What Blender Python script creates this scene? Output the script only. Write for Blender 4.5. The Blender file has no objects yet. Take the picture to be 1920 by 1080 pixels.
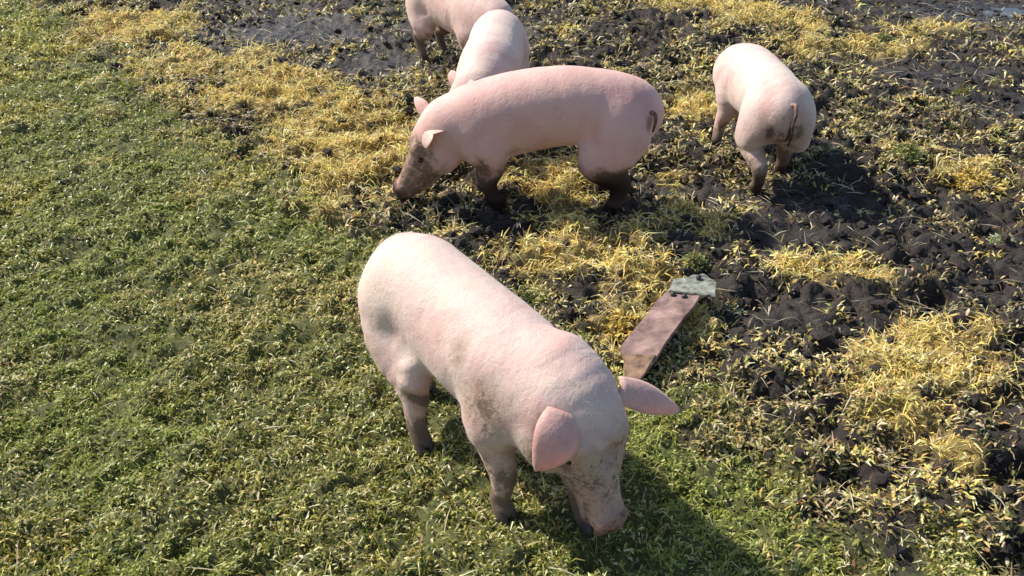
import bpy, math, random
import numpy as np
from mathutils import Vector, Matrix
R = math.radians
rng = np.random.default_rng(7)
random.seed(7)
sc = bpy.context.scene
C = sc.collection

# ------------------------------------------------------------------ camera, sky, sun
CAM_H, PITCH, FPX = 1.75, R(32.0), 1660.0
cam = bpy.data.cameras.new('camera')
cam.lens = FPX / 1920 * 36
cam.sensor_width = 36
cam.clip_end = 1000
camo = bpy.data.objects.new('camera', cam)
camo.location = (0, 0, CAM_H)
camo.rotation_euler = (R(90) - PITCH, 0, 0)
C.objects.link(camo)
sc.camera = camo

SUN_EL, SUN_AZ = R(43), R(150)          # azimuth measured from +X, towards the sun
sun_dir = Vector((math.cos(SUN_EL) * math.cos(SUN_AZ), math.cos(SUN_EL) * math.sin(SUN_AZ), math.sin(SUN_EL)))
w = bpy.data.worlds.new('World')
sc.world = w
w.use_nodes = True
nt = w.node_tree
nt.nodes.clear()
sky = nt.nodes.new('ShaderNodeTexSky')
sky.sky_type = 'NISHITA'
sky.sun_disc = False
sky.sun_elevation = SUN_EL
sky.sun_rotation = math.atan2(sun_dir.x, sun_dir.y)
bg = nt.nodes.new('ShaderNodeBackground')
bg.inputs[1].default_value = 0.12
wo = nt.nodes.new('ShaderNodeOutputWorld')
nt.links.new(sky.outputs[0], bg.inputs[0])
nt.links.new(bg.outputs[0], wo.inputs[0])
sl = bpy.data.lights.new('sun', 'SUN')
sl.energy = 4.7
sl.angle = R(1.8)
sl.color = (1.0, 0.94, 0.84)
so = bpy.data.objects.new('sun', sl)
so.rotation_euler = sun_dir.to_track_quat('Z', 'Y').to_euler()
so.location = (-3, 2, 6)
C.objects.link(so)
sc.view_settings.view_transform = 'Standard'
sc.view_settings.look = 'None'
sc.view_settings.gamma = 1
sc.view_settings.exposure = 0.55

# ------------------------------------------------------------------ helpers
def g(px, py):
    """point of the level ground seen at photo pixel (1920 x 1080)"""
    v = (py - 540) / FPX
    d = CAM_H / (math.sin(PITCH) + v * math.cos(PITCH))
    return ((px - 960) / FPX * d, d * (math.cos(PITCH) - v * math.sin(PITCH)))

def hash2(ix, iy, seed):
    h = (ix.astype(np.int64) * 374761393 + iy.astype(np.int64) * 668265263 + seed * 2147483647) & 0xffffffff
    h = ((h ^ (h >> 13)) * 1274126177) & 0xffffffff
    h = h ^ (h >> 16)
    return (h & 0xffffff) / float(0xffffff)

def vnoise(x, y, seed=0):
    ix = np.floor(x); iy = np.floor(y)
    fx = x - ix; fy = y - iy
    fx = fx * fx * fx * (fx * (fx * 6 - 15) + 10); fy = fy * fy * fy * (fy * (fy * 6 - 15) + 10)
    a = hash2(ix, iy, seed); b = hash2(ix + 1, iy, seed)
    c = hash2(ix, iy + 1, seed); d = hash2(ix + 1, iy + 1, seed)
    return (a + (b - a) * fx) * (1 - fy) + (c + (d - c) * fx) * fy

def fbm(x, y, seed=0, octs=4, gain=.5):
    s = np.zeros_like(x, dtype=float); a = 1.0; t = 0
    for i in range(octs):
        ca, sa = math.cos(.7 * i + .4), math.sin(.7 * i + .4)
        k = 2.03 ** i
        s += a * vnoise((x * ca - y * sa) * k + 17.3 * i, (x * sa + y * ca) * k - 9.1 * i, seed + i)
        t += a; a *= gain
    return s / t

def sstep(a, b, x):
    t = np.clip((x - a) / (b - a), 0, 1)
    return t * t * (3 - 2 * t)

def mesh_np(name, V, F4, mat, parent=None, smooth=False, attrs=None):
    V = np.asarray(V, dtype=np.float32); F4 = np.asarray(F4, dtype=np.int32)
    me = bpy.data.meshes.new(name)
    me.vertices.add(len(V)); me.vertices.foreach_set('co', V.ravel())
    n, k = F4.shape
    me.loops.add(n * k); me.loops.foreach_set('vertex_index', F4.ravel())
    me.polygons.add(n)
    me.polygons.foreach_set('loop_start', np.arange(0, n * k, k, dtype=np.int32))
    me.polygons.foreach_set('loop_total', np.full(n, k, dtype=np.int32))
    me.update(calc_edges=True)
    me.polygons.foreach_set('use_smooth', np.full(n, bool(smooth)))
    for an, arr in (attrs or {}).items():
        at = me.attributes.new(an, 'FLOAT_COLOR', 'POINT')
        col = np.ones((len(V), 4), dtype=np.float32); col[:, :3] = arr
        at.data.foreach_set('color', col.ravel())
    me.materials.append(mat)
    o = bpy.data.objects.new(name, me)
    C.objects.link(o)
    if parent: o.parent = parent
    return o

def tag(o, label=None, cat=None, group=None, kind=None):
    if label: o['label'] = label
    if cat: o['category'] = cat
    if group: o['group'] = group
    if kind: o['kind'] = kind
    return o

def empty(name, loc, rz=0.0, sc_=1.0):
    o = bpy.data.objects.new(name, None)
    o.location = loc; o.rotation_euler = (0, 0, rz); o.scale = (sc_,) * 3
    o.empty_display_size = .1
    C.objects.link(o)
    return o

class NT:
    def __init__(s, name):
        s.m = bpy.data.materials.new(name); s.m.use_nodes = True
        s.t = s.m.node_tree; s.t.nodes.clear()
        s.out = s.n('OutputMaterial'); s.p = s.n('BsdfPrincipled')
        s.l(s.p.outputs[0], s.out.inputs[0])
    def n(s, k, **kw):
        nd = s.t.nodes.new('ShaderNode' + k)
        for a, b in kw.items(): setattr(nd, a, b)
        return nd
    def l(s, a, b): s.t.links.new(a, b)
    def noise(s, scale, detail=4, rough=.6, vec=None, dist=0):
        nd = s.n('TexNoise'); nd.inputs['Scale'].default_value = scale
        nd.inputs['Detail'].default_value = detail; nd.inputs['Roughness'].default_value = rough
        nd.inputs['Distortion'].default_value = dist
        if vec: s.l(vec, nd.inputs['Vector'])
        return nd.outputs[0]
    def ramp(s, src, stops):
        r = s.n('ValToRGB'); e = r.color_ramp.elements
        while len(e) < len(stops): e.new(.5)
        for i, (p, c) in enumerate(stops):
            e[i].position = p; e[i].color = (*c, 1) if len(c) == 3 else c
        s.l(src, r.inputs[0]); return r.outputs[0]
    def mix(s, fac, a, b, mode='MIX'):
        m = s.n('MixRGB'); m.blend_type = mode
        for i, v in enumerate((fac, a, b)):
            if isinstance(v, (int, float)): m.inputs[i].default_value = v
            elif isinstance(v, tuple): m.inputs[i].default_value = (*v, 1)
            else: s.l(v, m.inputs[i])
        return m.outputs[0]
    def math(s, op, a, b=None, clamp=False):
        m = s.n('Math'); m.operation = op; m.use_clamp = clamp
        for i, v in enumerate((a, b)):
            if v is None: continue
            if isinstance(v, (int, float)): m.inputs[i].default_value = v
            else: s.l(v, m.inputs[i])
        return m.outputs[0]
    def bump(s, h, strength, dist, prev=None):
        b = s.n('Bump'); b.inputs['Strength'].default_value = strength; b.inputs['Distance'].default_value = dist
        s.l(h, b.inputs['Height'])
        if prev: s.l(prev, b.inputs['Normal'])
        return b.outputs[0]

# ------------------------------------------------------------------ materials
def skin_material():
    s = NT('pig_skin')
    tc = s.n('TexCoord').outputs['Object']
    at = s.n('Attribute'); at.attribute_name = 'paint'
    sep = s.n('SeparateColor'); s.l(at.outputs['Color'], sep.inputs[0])
    mud, pink, dark = sep.outputs[0], sep.outputs[1], sep.outputs[2]
    n1 = s.noise(5.5, 4, .55, tc, .4)
    base = s.ramp(n1, [(.32, (.56, .355, .315)), (.5, (.625, .475, .42)), (.72, (.64, .53, .43))])
    base = s.mix(pink, base, (.70, .33, .29))
    n4 = s.noise(90, 3, .6, tc)
    base = s.mix(s.math('MULTIPLY', s.ramp(n4, [(.45, (0, 0, 0)), (.75, (1, 1, 1))]), .16), base, (.55, .40, .31))
    # grubby film and mud speckles
    n2 = s.noise(13, 6, .72, tc, .6)
    n3 = s.noise(60, 4, .7, tc)
    thr = s.math('SUBTRACT', s.math('ADD', s.math('MULTIPLY', n2, .75), s.math('MULTIPLY', n3, .5)), .62)
    soft = s.math('MULTIPLY', s.math('ADD', mud, thr), 2.0, True)
    soft = s.math('MULTIPLY', s.math('MULTIPLY', soft, s.math('MULTIPLY', mud, 3.0, True)), .62)
    hard = s.math('MULTIPLY', s.math('SUBTRACT', s.math('ADD', mud, s.math('MULTIPLY', thr, 1.7)), .52), 7.0, True)
    hard = s.math('MULTIPLY', hard, .75)
    base = s.mix(soft, base, (.27, .17, .105))
    base = s.mix(hard, base, (.11, .075, .052))
    sc1 = s.noise(11, 2, .5, tc, 2.5)
    line = s.math('LESS_THAN', s.math('ABSOLUTE', s.math('SUBTRACT', sc1, .5)), .004)
    line = s.math('MULTIPLY', line, s.math('GREATER_THAN', s.noise(7, 2, .5, tc), .62))
    base = s.mix(s.math('MULTIPLY', line, .45), base, (.22, .10, .08))
    speck = s.math('GREATER_THAN', s.noise(75, 2, .5, tc), .735)
    base = s.mix(s.math('MULTIPLY', speck, .5), base, (.16, .10, .07))
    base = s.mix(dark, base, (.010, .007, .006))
    s.l(base, s.p.inputs['Base Color'])
    s.p.inputs['Roughness'].default_value = .62
    s.l(s.math('MULTIPLY', s.math('SUBTRACT', 1.0, dark), .22), s.p.inputs['Subsurface Weight'])
    s.p.inputs['Subsurface Radius'].default_value = (.03, .012, .008)
    s.p.inputs['Subsurface Scale'].default_value = .5
    s.l(s.math('MULTIPLY', s.math('SUBTRACT', 1.0, s.math('MAXIMUM', dark, hard)), .15), s.p.inputs['Sheen Weight'])
    s.l(s.math('MULTIPLY', s.math('SUBTRACT', 1.0, dark), .3), s.p.inputs['Specular IOR Level'])
    s.p.inputs['Sheen Roughness'].default_value = .4
    s.p.inputs['Sheen Tint'].default_value = (1, .93, .85, 1)
    b = s.bump(s.noise(38, 5, .65, tc, .8), .5, .006)
    st = s.n('Mapping'); st.inputs['Scale'].default_value = (3.2, 1, 1); s.l(tc, st.inputs[0])
    b = s.bump(s.noise(9, 3, .6, st.outputs[0], 1.0), .10, .015, b)
    b = s.bump(s.noise(260, 3, .7, tc), .3, .0015, b)
    s.l(b, s.p.inputs['Normal'])
    return s.m

def simple(name, col, rough=.6, nscale=30, var=.3, bumpd=.002, spec=.5):
    s = NT(name)
    tc = s.n('TexCoord').outputs['Object']
    n = s.noise(nscale, 5, .6, tc)
    lo = tuple(c * (1 - var) for c in col); hi = tuple(min(1, c * (1 + var)) for c in col)
    s.l(s.ramp(n, [(.3, lo), (.7, hi)]), s.p.inputs['Base Color'])
    s.p.inputs['Roughness'].default_value = rough
    s.p.inputs['Specular IOR Level'].default_value = spec
    s.l(s.bump(n, .4, bumpd), s.p.inputs['Normal'])
    return s.m

def leaf_material(name, rough=.5, trans=.25):
    s = NT(name)
    at = s.n('Attribute'); at.attribute_name = 'tint'
    s.l(at.outputs['Color'], s.p.inputs['Base Color'])
    s.p.inputs['Roughness'].default_value = rough
    s.p.inputs['Specular IOR Level'].default_value = .35
    tr = s.n('BsdfTranslucent'); s.l(at.outputs['Color'], tr.inputs[0])
    mx = s.n('MixShader'); mx.inputs[0].default_value = trans
    s.l(s.p.outputs[0], mx.inputs[1]); s.l(tr.outputs[0], mx.inputs[2])
    s.l(mx.outputs[0], s.out.inputs[0])
    return s.m

def ground_material():
    s = NT('field_soil')
    tc = s.n('TexCoord').outputs['Object']
    at = s.n('Attribute'); at.attribute_name = 'zone'
    sep = s.n('SeparateColor'); s.l(at.outputs['Color'], sep.inputs[0])
    gr, ye, wet = sep.outputs
    n1 = s.noise(6, 6, .65, tc, .5); n2 = s.noise(70, 5, .7, tc)
    mudc = s.ramp(n1, [(.3, (.017, .013, .011)), (.5, (.040, .031, .025)), (.72, (.080, .062, .047))])
    mudc = s.mix(.5, mudc, s.ramp(n2, [(.35, (.012, .010, .010)), (.68, (.07, .056, .047))]))
    grc = s.ramp(n2, [(.3, (.05, .055, .018)), (.6, (.13, .135, .04)), (.8, (.24, .23, .08))])
    yec = s.ramp(n2, [(.3, (.13, .085, .03)), (.55, (.42, .31, .10)), (.75, (.6, .47, .18))])
    c = s.mix(gr, mudc, grc); c = s.mix(ye, c, yec)
    s.l(c, s.p.inputs['Base Color'])
    rg = s.math('SUBTRACT', .80, s.math('MULTIPLY', wet, .55))
    s.p.inputs['Specular IOR Level'].default_value = .3
    s.l(rg, s.p.inputs['Roughness'])
    b = s.bump(s.noise(22, 6, .7, tc, .5), .9, .025)
    b = s.bump(s.noise(120, 5, .75, tc), .8, .006, b)
    s.l(b, s.p.inputs['Normal'])
    return s.m

M_skin = skin_material()
M_eye = simple('pig_eye', (.012, .008, .006), .12, 60, .2, .0)
M_hoof = simple('hoof_horn', (.05, .035, .028), .6, 60, .5, .002)
M_soil = ground_material()
M_grass = leaf_material('grass_blade', .42, .35)
M_yel = leaf_material('yellow_moss', .7, .3)
M_weed = leaf_material('weed_leaf', .5, .25)
M_straw = leaf_material('straw', .6, .2)
M_hair = leaf_material('bristle', .5, .4)

# ------------------------------------------------------------------ ground zones
# blobs given by where they lie on the ground: (px, py, rx, ry, strength)
YEL = [(180, 15, 60, 16, .5), (250, 60, 100, 36, 1.05), (370, 120, 115, 38, 1.15), (490, 175, 115, 42, 1.15), (600, 235, 110, 52, 1.15),
       (690, 310, 95, 62, 1.25), (650, 370, 70, 40, .7), (430, 110, 60, 22, .6), (560, 160, 70, 26, .6),
       (1050, 350, 90, 42, 1.25), (1040, 470, 110, 45, 1.1), (1130, 440, 90, 40, .9), (1200, 440, 110, 40, .9), (1190, 560, 85, 80, 1.2),
       (1180, 660, 30, 60, 1.0), (1500, 510, 80, 22, 1.0), (1600, 530, 90, 26, .9), (1660, 660, 75, 42, 1.2), (1770, 720, 110, 55, 1.2),
       (1730, 820, 140, 50, 1.1), (1560, 850, 100, 40, .6), (1330, 10, 90, 22, 1.2), (1450, 45, 110, 20, 1.1), (1600, 85, 120, 16, 1.1),
       (1750, 60, 120, 16, .8), (1820, 345, 55, 28, 1.1), (1290, 205, 50, 24, .9), (1250, 330, 50, 22, .7), (1060, 60, 60, 20, .5),
       (1700, 300, 40, 20, .7), (1850, 640, 60, 26, .7), (880, 430, 40, 22, .8), (1420, 900, 80, 30, .4), (1260, 400, 70, 25, .8), (1800, 880, 90, 30, .7),
       (1490, 690, 60, 30, .45), (1900, 820, 60, 50, .5),
       (200, 215, 40, 10, .35), (60, 950, 60, 22, .45), (180, 500, 40, 14, .3), (400, 880, 60, 25, .35)]
GREEN_EDGE = [(-900, -90), (-300, -30), (70, -5), (170, 80), (280, 165), (420, 250), (560, 320), (645, 400), (760, 430), (900, 520), (1010, 600), (1130, 705),
              (1250, 760), (1420, 820), (1500, 920), (1680, 990), (1800, 1090), (1950, 1300), (2050, 1600)]
GE = np.array([g(*p) for p in GREEN_EDGE if True])
def make_blobs(lst):
    out = []
    for px, py, rx, ry, s in lst:
        x, y = g(px, py); x2, _ = g(px + rx, py); _, yt = g(px, py - ry); _, yb = g(px, py + ry)
        out.append((x, y, abs(x2 - x), (yt - yb) / 2, s))
    return out
YB = make_blobs(YEL)
WETL = make_blobs([(560, 50, 240, 55, .95), (730, 120, 90, 50, .9), (1500, 250, 130, 40, .6), (1440, 560, 110, 30, .6), (1850, 15, 220, 45, 1.3), (1100, 400, 60, 15, .5), (1450, 460, 200, 30, .8), (1600, 590, 140, 26, .7), (1340, 640, 60, 40, .5), (950, 60, 80, 40, .6), (450, 60, 120, 30, .7), (1700, 430, 200, 40, .5), (1700, 120, 160, 40, 1), (1880, 190, 110, 40, 1), (1300, 350, 110, 35, .8), (1500, 390, 140, 50, .8), (1560, 640, 100, 26, .5),
                   (1500, 450, 160, 40, .8), (600, 60, 200, 40, .6), (1880, 550, 80, 50, .7), (1850, 20, 160, 28, 1.1), (1640, 600, 120, 30, .9), (700, 110, 100, 40, .7)])

def green_side(x, y):
    """signed distance to the turf edge, positive on the turf (left / near) side"""
    d = np.full(x.shape, 1e9); sgn = np.ones(x.shape)
    for (ax, ay), (bx, by) in zip(GE[:-1], GE[1:]):
        ex, ey = bx - ax, by - ay
        t = np.clip(((x - ax) * ex + (y - ay) * ey) / (ex * ex + ey * ey), 0, 1)
        qx, qy = x - ax - t * ex, y - ay - t * ey
        dd = qx * qx + qy * qy
        cr = ex * (y - ay) - ey * (x - ax)
        m = dd < d
        sgn = np.where(m, np.where(cr < 0, 1.0, -1.0), sgn); d = np.where(m, dd, d)
    return np.sqrt(d) * sgn

def zones(x, y):
    x = np.asarray(x, float); y = np.asarray(y, float)
    wx = x + .35 * (fbm(x * 2.2, y * 2.2, 11, 3) - .5) + .12 * (fbm(x * 9, y * 9, 13, 2) - .5)
    wy = y + .35 * (fbm(x * 2.2, y * 2.2, 12, 3) - .5) + .12 * (fbm(x * 9, y * 9, 14, 2) - .5)
    gs = green_side(wx, wy)
    gr = sstep(-.16, .16, gs + .5 * (fbm(x * 7, y * 7, 15, 3) - .5))
    ye = np.zeros_like(x)
    for bx, by, rx, ry, s in YB:
        ye = np.maximum(ye, s * np.exp(-(((wx - bx) / rx) ** 2 + ((wy - by) / ry) ** 2) * .75))
    ye = sstep(.34, .90, ye + 1.1 * (fbm(x * 4.5, y * 4.5, 21, 3) - .5) + .7 * (fbm(x * 15, y * 15, 25, 3) - .5))
    wet = np.zeros_like(x)
    for bx, by, rx, ry, s in WETL:
        wet = np.maximum(wet, s * np.exp(-(((wx - bx) / rx) ** 2 + ((wy - by) / ry) ** 2)))
    wet = wet * (1 - gr)
    gr = gr * (1 - ye * .75)
    return gr, ye, wet

PADS = []
FEET = []                                # filled before the ground is built: (x, y)
def height(x, y):
    x = np.asarray(x, float); y = np.asarray(y, float)
    gr, ye, wet = zones(x, y)
    mud = (1 - gr) * (1 - .6 * ye)
    low = .06 * (fbm(x * 1.1, y * 1.1, 31, 3) - .5)
    b = np.abs(fbm((x + .35 * y) * 3.6, (y - .25 * x) * 6.8, 41, 4, .55) - .5) * 2
    clod = .13 * (.35 - b) + .10 * (fbm(x * 13, y * 13, 51, 3, .6) - .5) + .03 * (fbm(x * 34, y * 34, 53, 2, .6) - .5)
    turf = .075 * (fbm(x * 8, y * 8, 61, 3) - .5) + .045 * (fbm(x * 24, y * 24, 63, 2) - .5)
    z = low + mud * clod * (1 - .6 * wet) - .045 * wet + (1 - mud) * turf + .05 * ye * sstep(.3, .7, fbm(x * 11, y * 11, 65, 2))
    far = sstep(9.5, 13, np.hypot(x, y))
    z = z * (1 - far * .7)
    for fx, fy in FEET:
        k = np.exp(-((x - fx) ** 2 + (y - fy) ** 2) / (2 * .055 ** 2))
        z = z * (1 - k) - .004 * k
    for fx, fy, fr, fz_ in PADS:
        k = np.exp(-(((x - fx) ** 2 + (y - fy) ** 2) / fr ** 2) ** 2)
        z = z * (1 - k) + fz_ * k
    return z

# ------------------------------------------------------------------ implicit pig modelling
def catmull(P, n):
    P = np.asarray(P, float); m = len(P)
    Q = np.vstack([2 * P[0] - P[1], P, 2 * P[-1] - P[-2]])
    out = []
    for i in range(m - 1):
        p0, p1, p2, p3 = Q[i:i + 4]
        for t in np.linspace(0, 1, n, endpoint=False):
            out.append(.5 * ((2 * p1) + (-p0 + p2) * t + (2 * p0 - 5 * p1 + 4 * p2 - p3) * t * t + (-p0 + 3 * p1 - 3 * p2 + p3) * t ** 3))
    out.append(P[-1])
    return np.array(out)

class Field:
    def __init__(s, lo, hi, h):
        s.h = h; s.lo = np.array(lo, float)
        s.n = np.ceil((np.array(hi) - s.lo) / h).astype(int) + 1
        s.ax = [s.lo[i] + h * np.arange(s.n[i]) for i in range(3)]
        s.F = np.full(s.n, 1.0, dtype=np.float32)
    def box(s, pts, r):
        lo = np.min(pts, 0) - r; hi = np.max(pts, 0) + r
        a = np.clip(np.floor((lo - s.lo) / s.h).astype(int), 0, s.n - 1)
        b = np.clip(np.ceil((hi - s.lo) / s.h).astype(int) + 1, 1, s.n)
        sl_ = tuple(slice(a[i], b[i]) for i in range(3))
        X, Y, Z = np.meshgrid(*[s.ax[i][sl_[i]].astype(np.float32) for i in range(3)], indexing='ij')
        return sl_, X, Y, Z
    def merge(s, sl_, d, k):
        a = s.F[sl_]
        if k > 0:
            h = np.maximum(k - np.abs(a - d), 0) / k
            s.F[sl_] = np.minimum(a, d) - h * h * k * .25
        else: s.F[sl_] = np.minimum(a, d)
    def carve(s, sl_, d, k):
        a = s.F[sl_]; b = -d
        h = np.maximum(k - np.abs(a - b), 0) / k
        s.F[sl_] = np.maximum(a, b) + h * h * k * .25
    def loft(s, st, k=.04, up=(0, 0, 1), n=4, carve=False):
        """st rows: x, y, z, side radius, up radius"""
        st = np.asarray(st, float)
        if n > 1: st = catmull(st, n)
        c = st[:, :3]; rmax = st[:, 3:5].max() + k + .02
        sl_, X, Y, Z = s.box(c, rmax)
        D = np.full(X.shape, 1.0, dtype=np.float32)
        up = np.array(up, float)
        for i in range(len(c) - 1):
            A, B = c[i], c[i + 1]; T = B - A; L = np.linalg.norm(T)
            if L < 1e-6: continue
            T = T / L; S = np.cross(up, T); S /= np.linalg.norm(S) + 1e-9; U = np.cross(T, S)
            px, py, pz = X - A[0], Y - A[1], Z - A[2]
            tl = px * T[0] + py * T[1] + pz * T[2]
            t = np.clip(tl / L, 0, 1)
            ww = tl - t * L
            ra = st[i, 3] + (st[i + 1, 3] - st[i, 3]) * t; rb = st[i, 4] + (st[i + 1, 4] - st[i, 4]) * t
            sd = px * S[0] + py * S[1] + pz * S[2]; ud = px * U[0] + py * U[1] + pz * U[2]
            rc = np.minimum(ra, rb)
            kk = np.sqrt((sd / ra) ** 2 + (ud / rb) ** 2 + (ww / rc) ** 2) + 1e-5
            rr = np.sqrt(sd * sd + ud * ud + ww * ww)
            d = np.where(kk > .3, rr * (1 - 1 / kk), (kk - 1) * rc)
            D = np.minimum(D, d)
        (s.carve if carve else s.merge)(sl_, D, k)
    def ell(s, c, f, sd, u, r, k=.03, carve=False):
        """ellipsoid at c with axes f, sd, u and radii r"""
        c = np.array(c, float)
        sl_, X, Y, Z = s.box(np.array([c]), max(r) + k + .02)
        px, py, pz = X - c[0], Y - c[1], Z - c[2]
        q = [px * a[0] + py * a[1] + pz * a[2] for a in (f, sd, u)]
        kk = np.sqrt(sum((q[i] / r[i]) ** 2 for i in range(3))) + 1e-5
        rr = np.sqrt(px * px + py * py + pz * pz)
        d = np.where(kk > .3, rr * (1 - 1 / kk), (kk - 1) * min(r))
        (s.carve if carve else s.merge)(sl_, d, k)
    def mesh(s):
        F = s.F; I = F < 0
        nx, ny, nz = F.shape
        acc = np.zeros((nx - 1, ny - 1, nz - 1, 3), dtype=np.float32); cnt = np.zeros((nx - 1, ny - 1, nz - 1), dtype=np.float32)
        quads = []
        cells = -np.ones((nx - 1, ny - 1, nz - 1), dtype=np.int64)
        edges = []
        for a in range(3):
            A = [slice(None)] * 3; B = [slice(None)] * 3
            A[a] = slice(0, -1); B[a] = slice(1, None)
            cr = I[tuple(A)] != I[tuple(B)]
            idx = np.argwhere(cr)
            f0 = F[tuple(A)][cr]; f1 = F[tuple(B)][cr]
            t = f0 / (f0 - f1)
            p = idx.astype(np.float32); p[:, a] += t
            o1, o2 = [x for x in range(3) if x != a]
            ok = np.ones(len(idx), bool)
            for (u, v) in ((0, 0), (-1, 0), (-1, -1), (0, -1)):
                q = idx.copy(); q[:, o1] += u; q[:, o2] += v
                m = (q[:, o1] >= 0) & (q[:, o2] >= 0) & (q[:, o1] < F.shape[o1] - 1) & (q[:, o2] < F.shape[o2] - 1)
                ok &= m
                np.add.at(acc, tuple(q[m].T), p[m]); np.add.at(cnt, tuple(q[m].T), 1)
            edges.append((a, idx[ok], I[tuple(A)][cr][ok]))
        m = cnt > 0
        cells[m] = np.arange(m.sum())
        V = acc[m] / cnt[m][:, None] * s.h + s.lo
        for a, idx, ins in edges:
            o1, o2 = [x for x in range(3) if x != a]
            qs = []
            for (u, v) in ((0, 0), (-1, 0), (-1, -1), (0, -1)):
                q = idx.copy(); q[:, o1] += u; q[:, o2] += v
                qs.append(cells[tuple(q.T)])
            Q = np.stack(qs, 1)
            flip = ins if a != 1 else ~ins
            Q[~flip] = Q[~flip][:, ::-1]
            quads.append(Q)
        Q = np.vstack(quads)
        return V, Q

def rot_frame(yaw, pitch, roll):
    """head axes in pig space: forward, left, up"""
    m = Matrix.Rotation(yaw, 3, 'Z') @ Matrix.Rotation(pitch, 3, 'Y') @ Matrix.Rotation(roll, 3, 'X')
    return [np.array(m.col[i]) for i in range(3)]

def ear_mesh(base, d, nrm, length, width, curl, fold, nu=12, nv=8):
    """leaf-shaped ear: base point, direction, outward normal; tip curls along -nrm by curl, edges cup by fold"""
    d = np.array(d, float); d /= np.linalg.norm(d)
    nrm = np.array(nrm, float); nrm -= d * nrm.dot(d); nrm /= np.linalg.norm(nrm)
    s_ = np.cross(nrm, d)
    top, bot = [], []
    for i in range(nu + 1):
        u = i / nu
        prof = (.78 + .62 * math.sin(math.pi * u * .8)) * (1 - u) ** .62 + .02
        ang = curl * u * u
        c = np.array(base) + d * (length * u * math.cos(ang * .6)) - nrm * (length * u * math.sin(ang * .6))
        tn = nrm * math.cos(ang) + d * math.sin(ang)
        for j in range(nv + 1):
            v = (j / nv - .5) * 2
            off = s_ * (v * width * .5 * prof) - tn * (fold * width * v * v * prof) + tn * (.005 * math.sin(8 * u + 2.5 * v + length * 40) * abs(v) * u)
            th = .0030 * (1 - .6 * abs(v) ** 3) * (1 - .5 * u)
            top.append(c + off + tn * th); bot.append(c + off - tn * th)
    n = (nu + 1) * (nv + 1); V = np.array(top + bot); Q = []
    W = nv + 1
    for i in range(nu):
        for j in range(nv):
            a = i * W + j
            Q.append((a, a + 1, a + W + 1, a + W)); Q.append((n + a, n + a + W, n + a + W + 1, n + a + 1))
    for i in range(nu):
        for j, sg in ((0, 1), (nv, -1)):
            a = i * W + j; q = (a, a + W, n + a + W, n + a); Q.append(q if sg > 0 else q[::-1])
    for j in range(nv):
        for i in (0, nu):
            a = i * W + j; q = (a, a + 1, n + a + 1, n + a); Q.append(q if i else q[::-1])
    inner = np.zeros(len(V)); inner[n:] = 1
    return V, np.array(Q), inner

def tube(pts, rad, n=8):
    pts = np.array(pts, float); V = []; Q = []
    for i, p in enumerate(pts):
        t = pts[min(i + 1, len(pts) - 1)] - pts[max(i - 1, 0)]; t /= np.linalg.norm(t) + 1e-9
        a = np.cross(t, (0.31, .2, .93)); a /= np.linalg.norm(a); b = np.cross(t, a)
        for k in range(n):
            th = 2 * math.pi * k / n
            V.append(p + rad[i] * (a * math.cos(th) + b * math.sin(th)))
    for i in range(len(pts) - 1):
        for k in range(n):
            Q.append((i * n + k, i * n + (k + 1) % n, (i + 1) * n + (k + 1) % n, (i + 1) * n + k))
    return np.array(V), np.array(Q)

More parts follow.
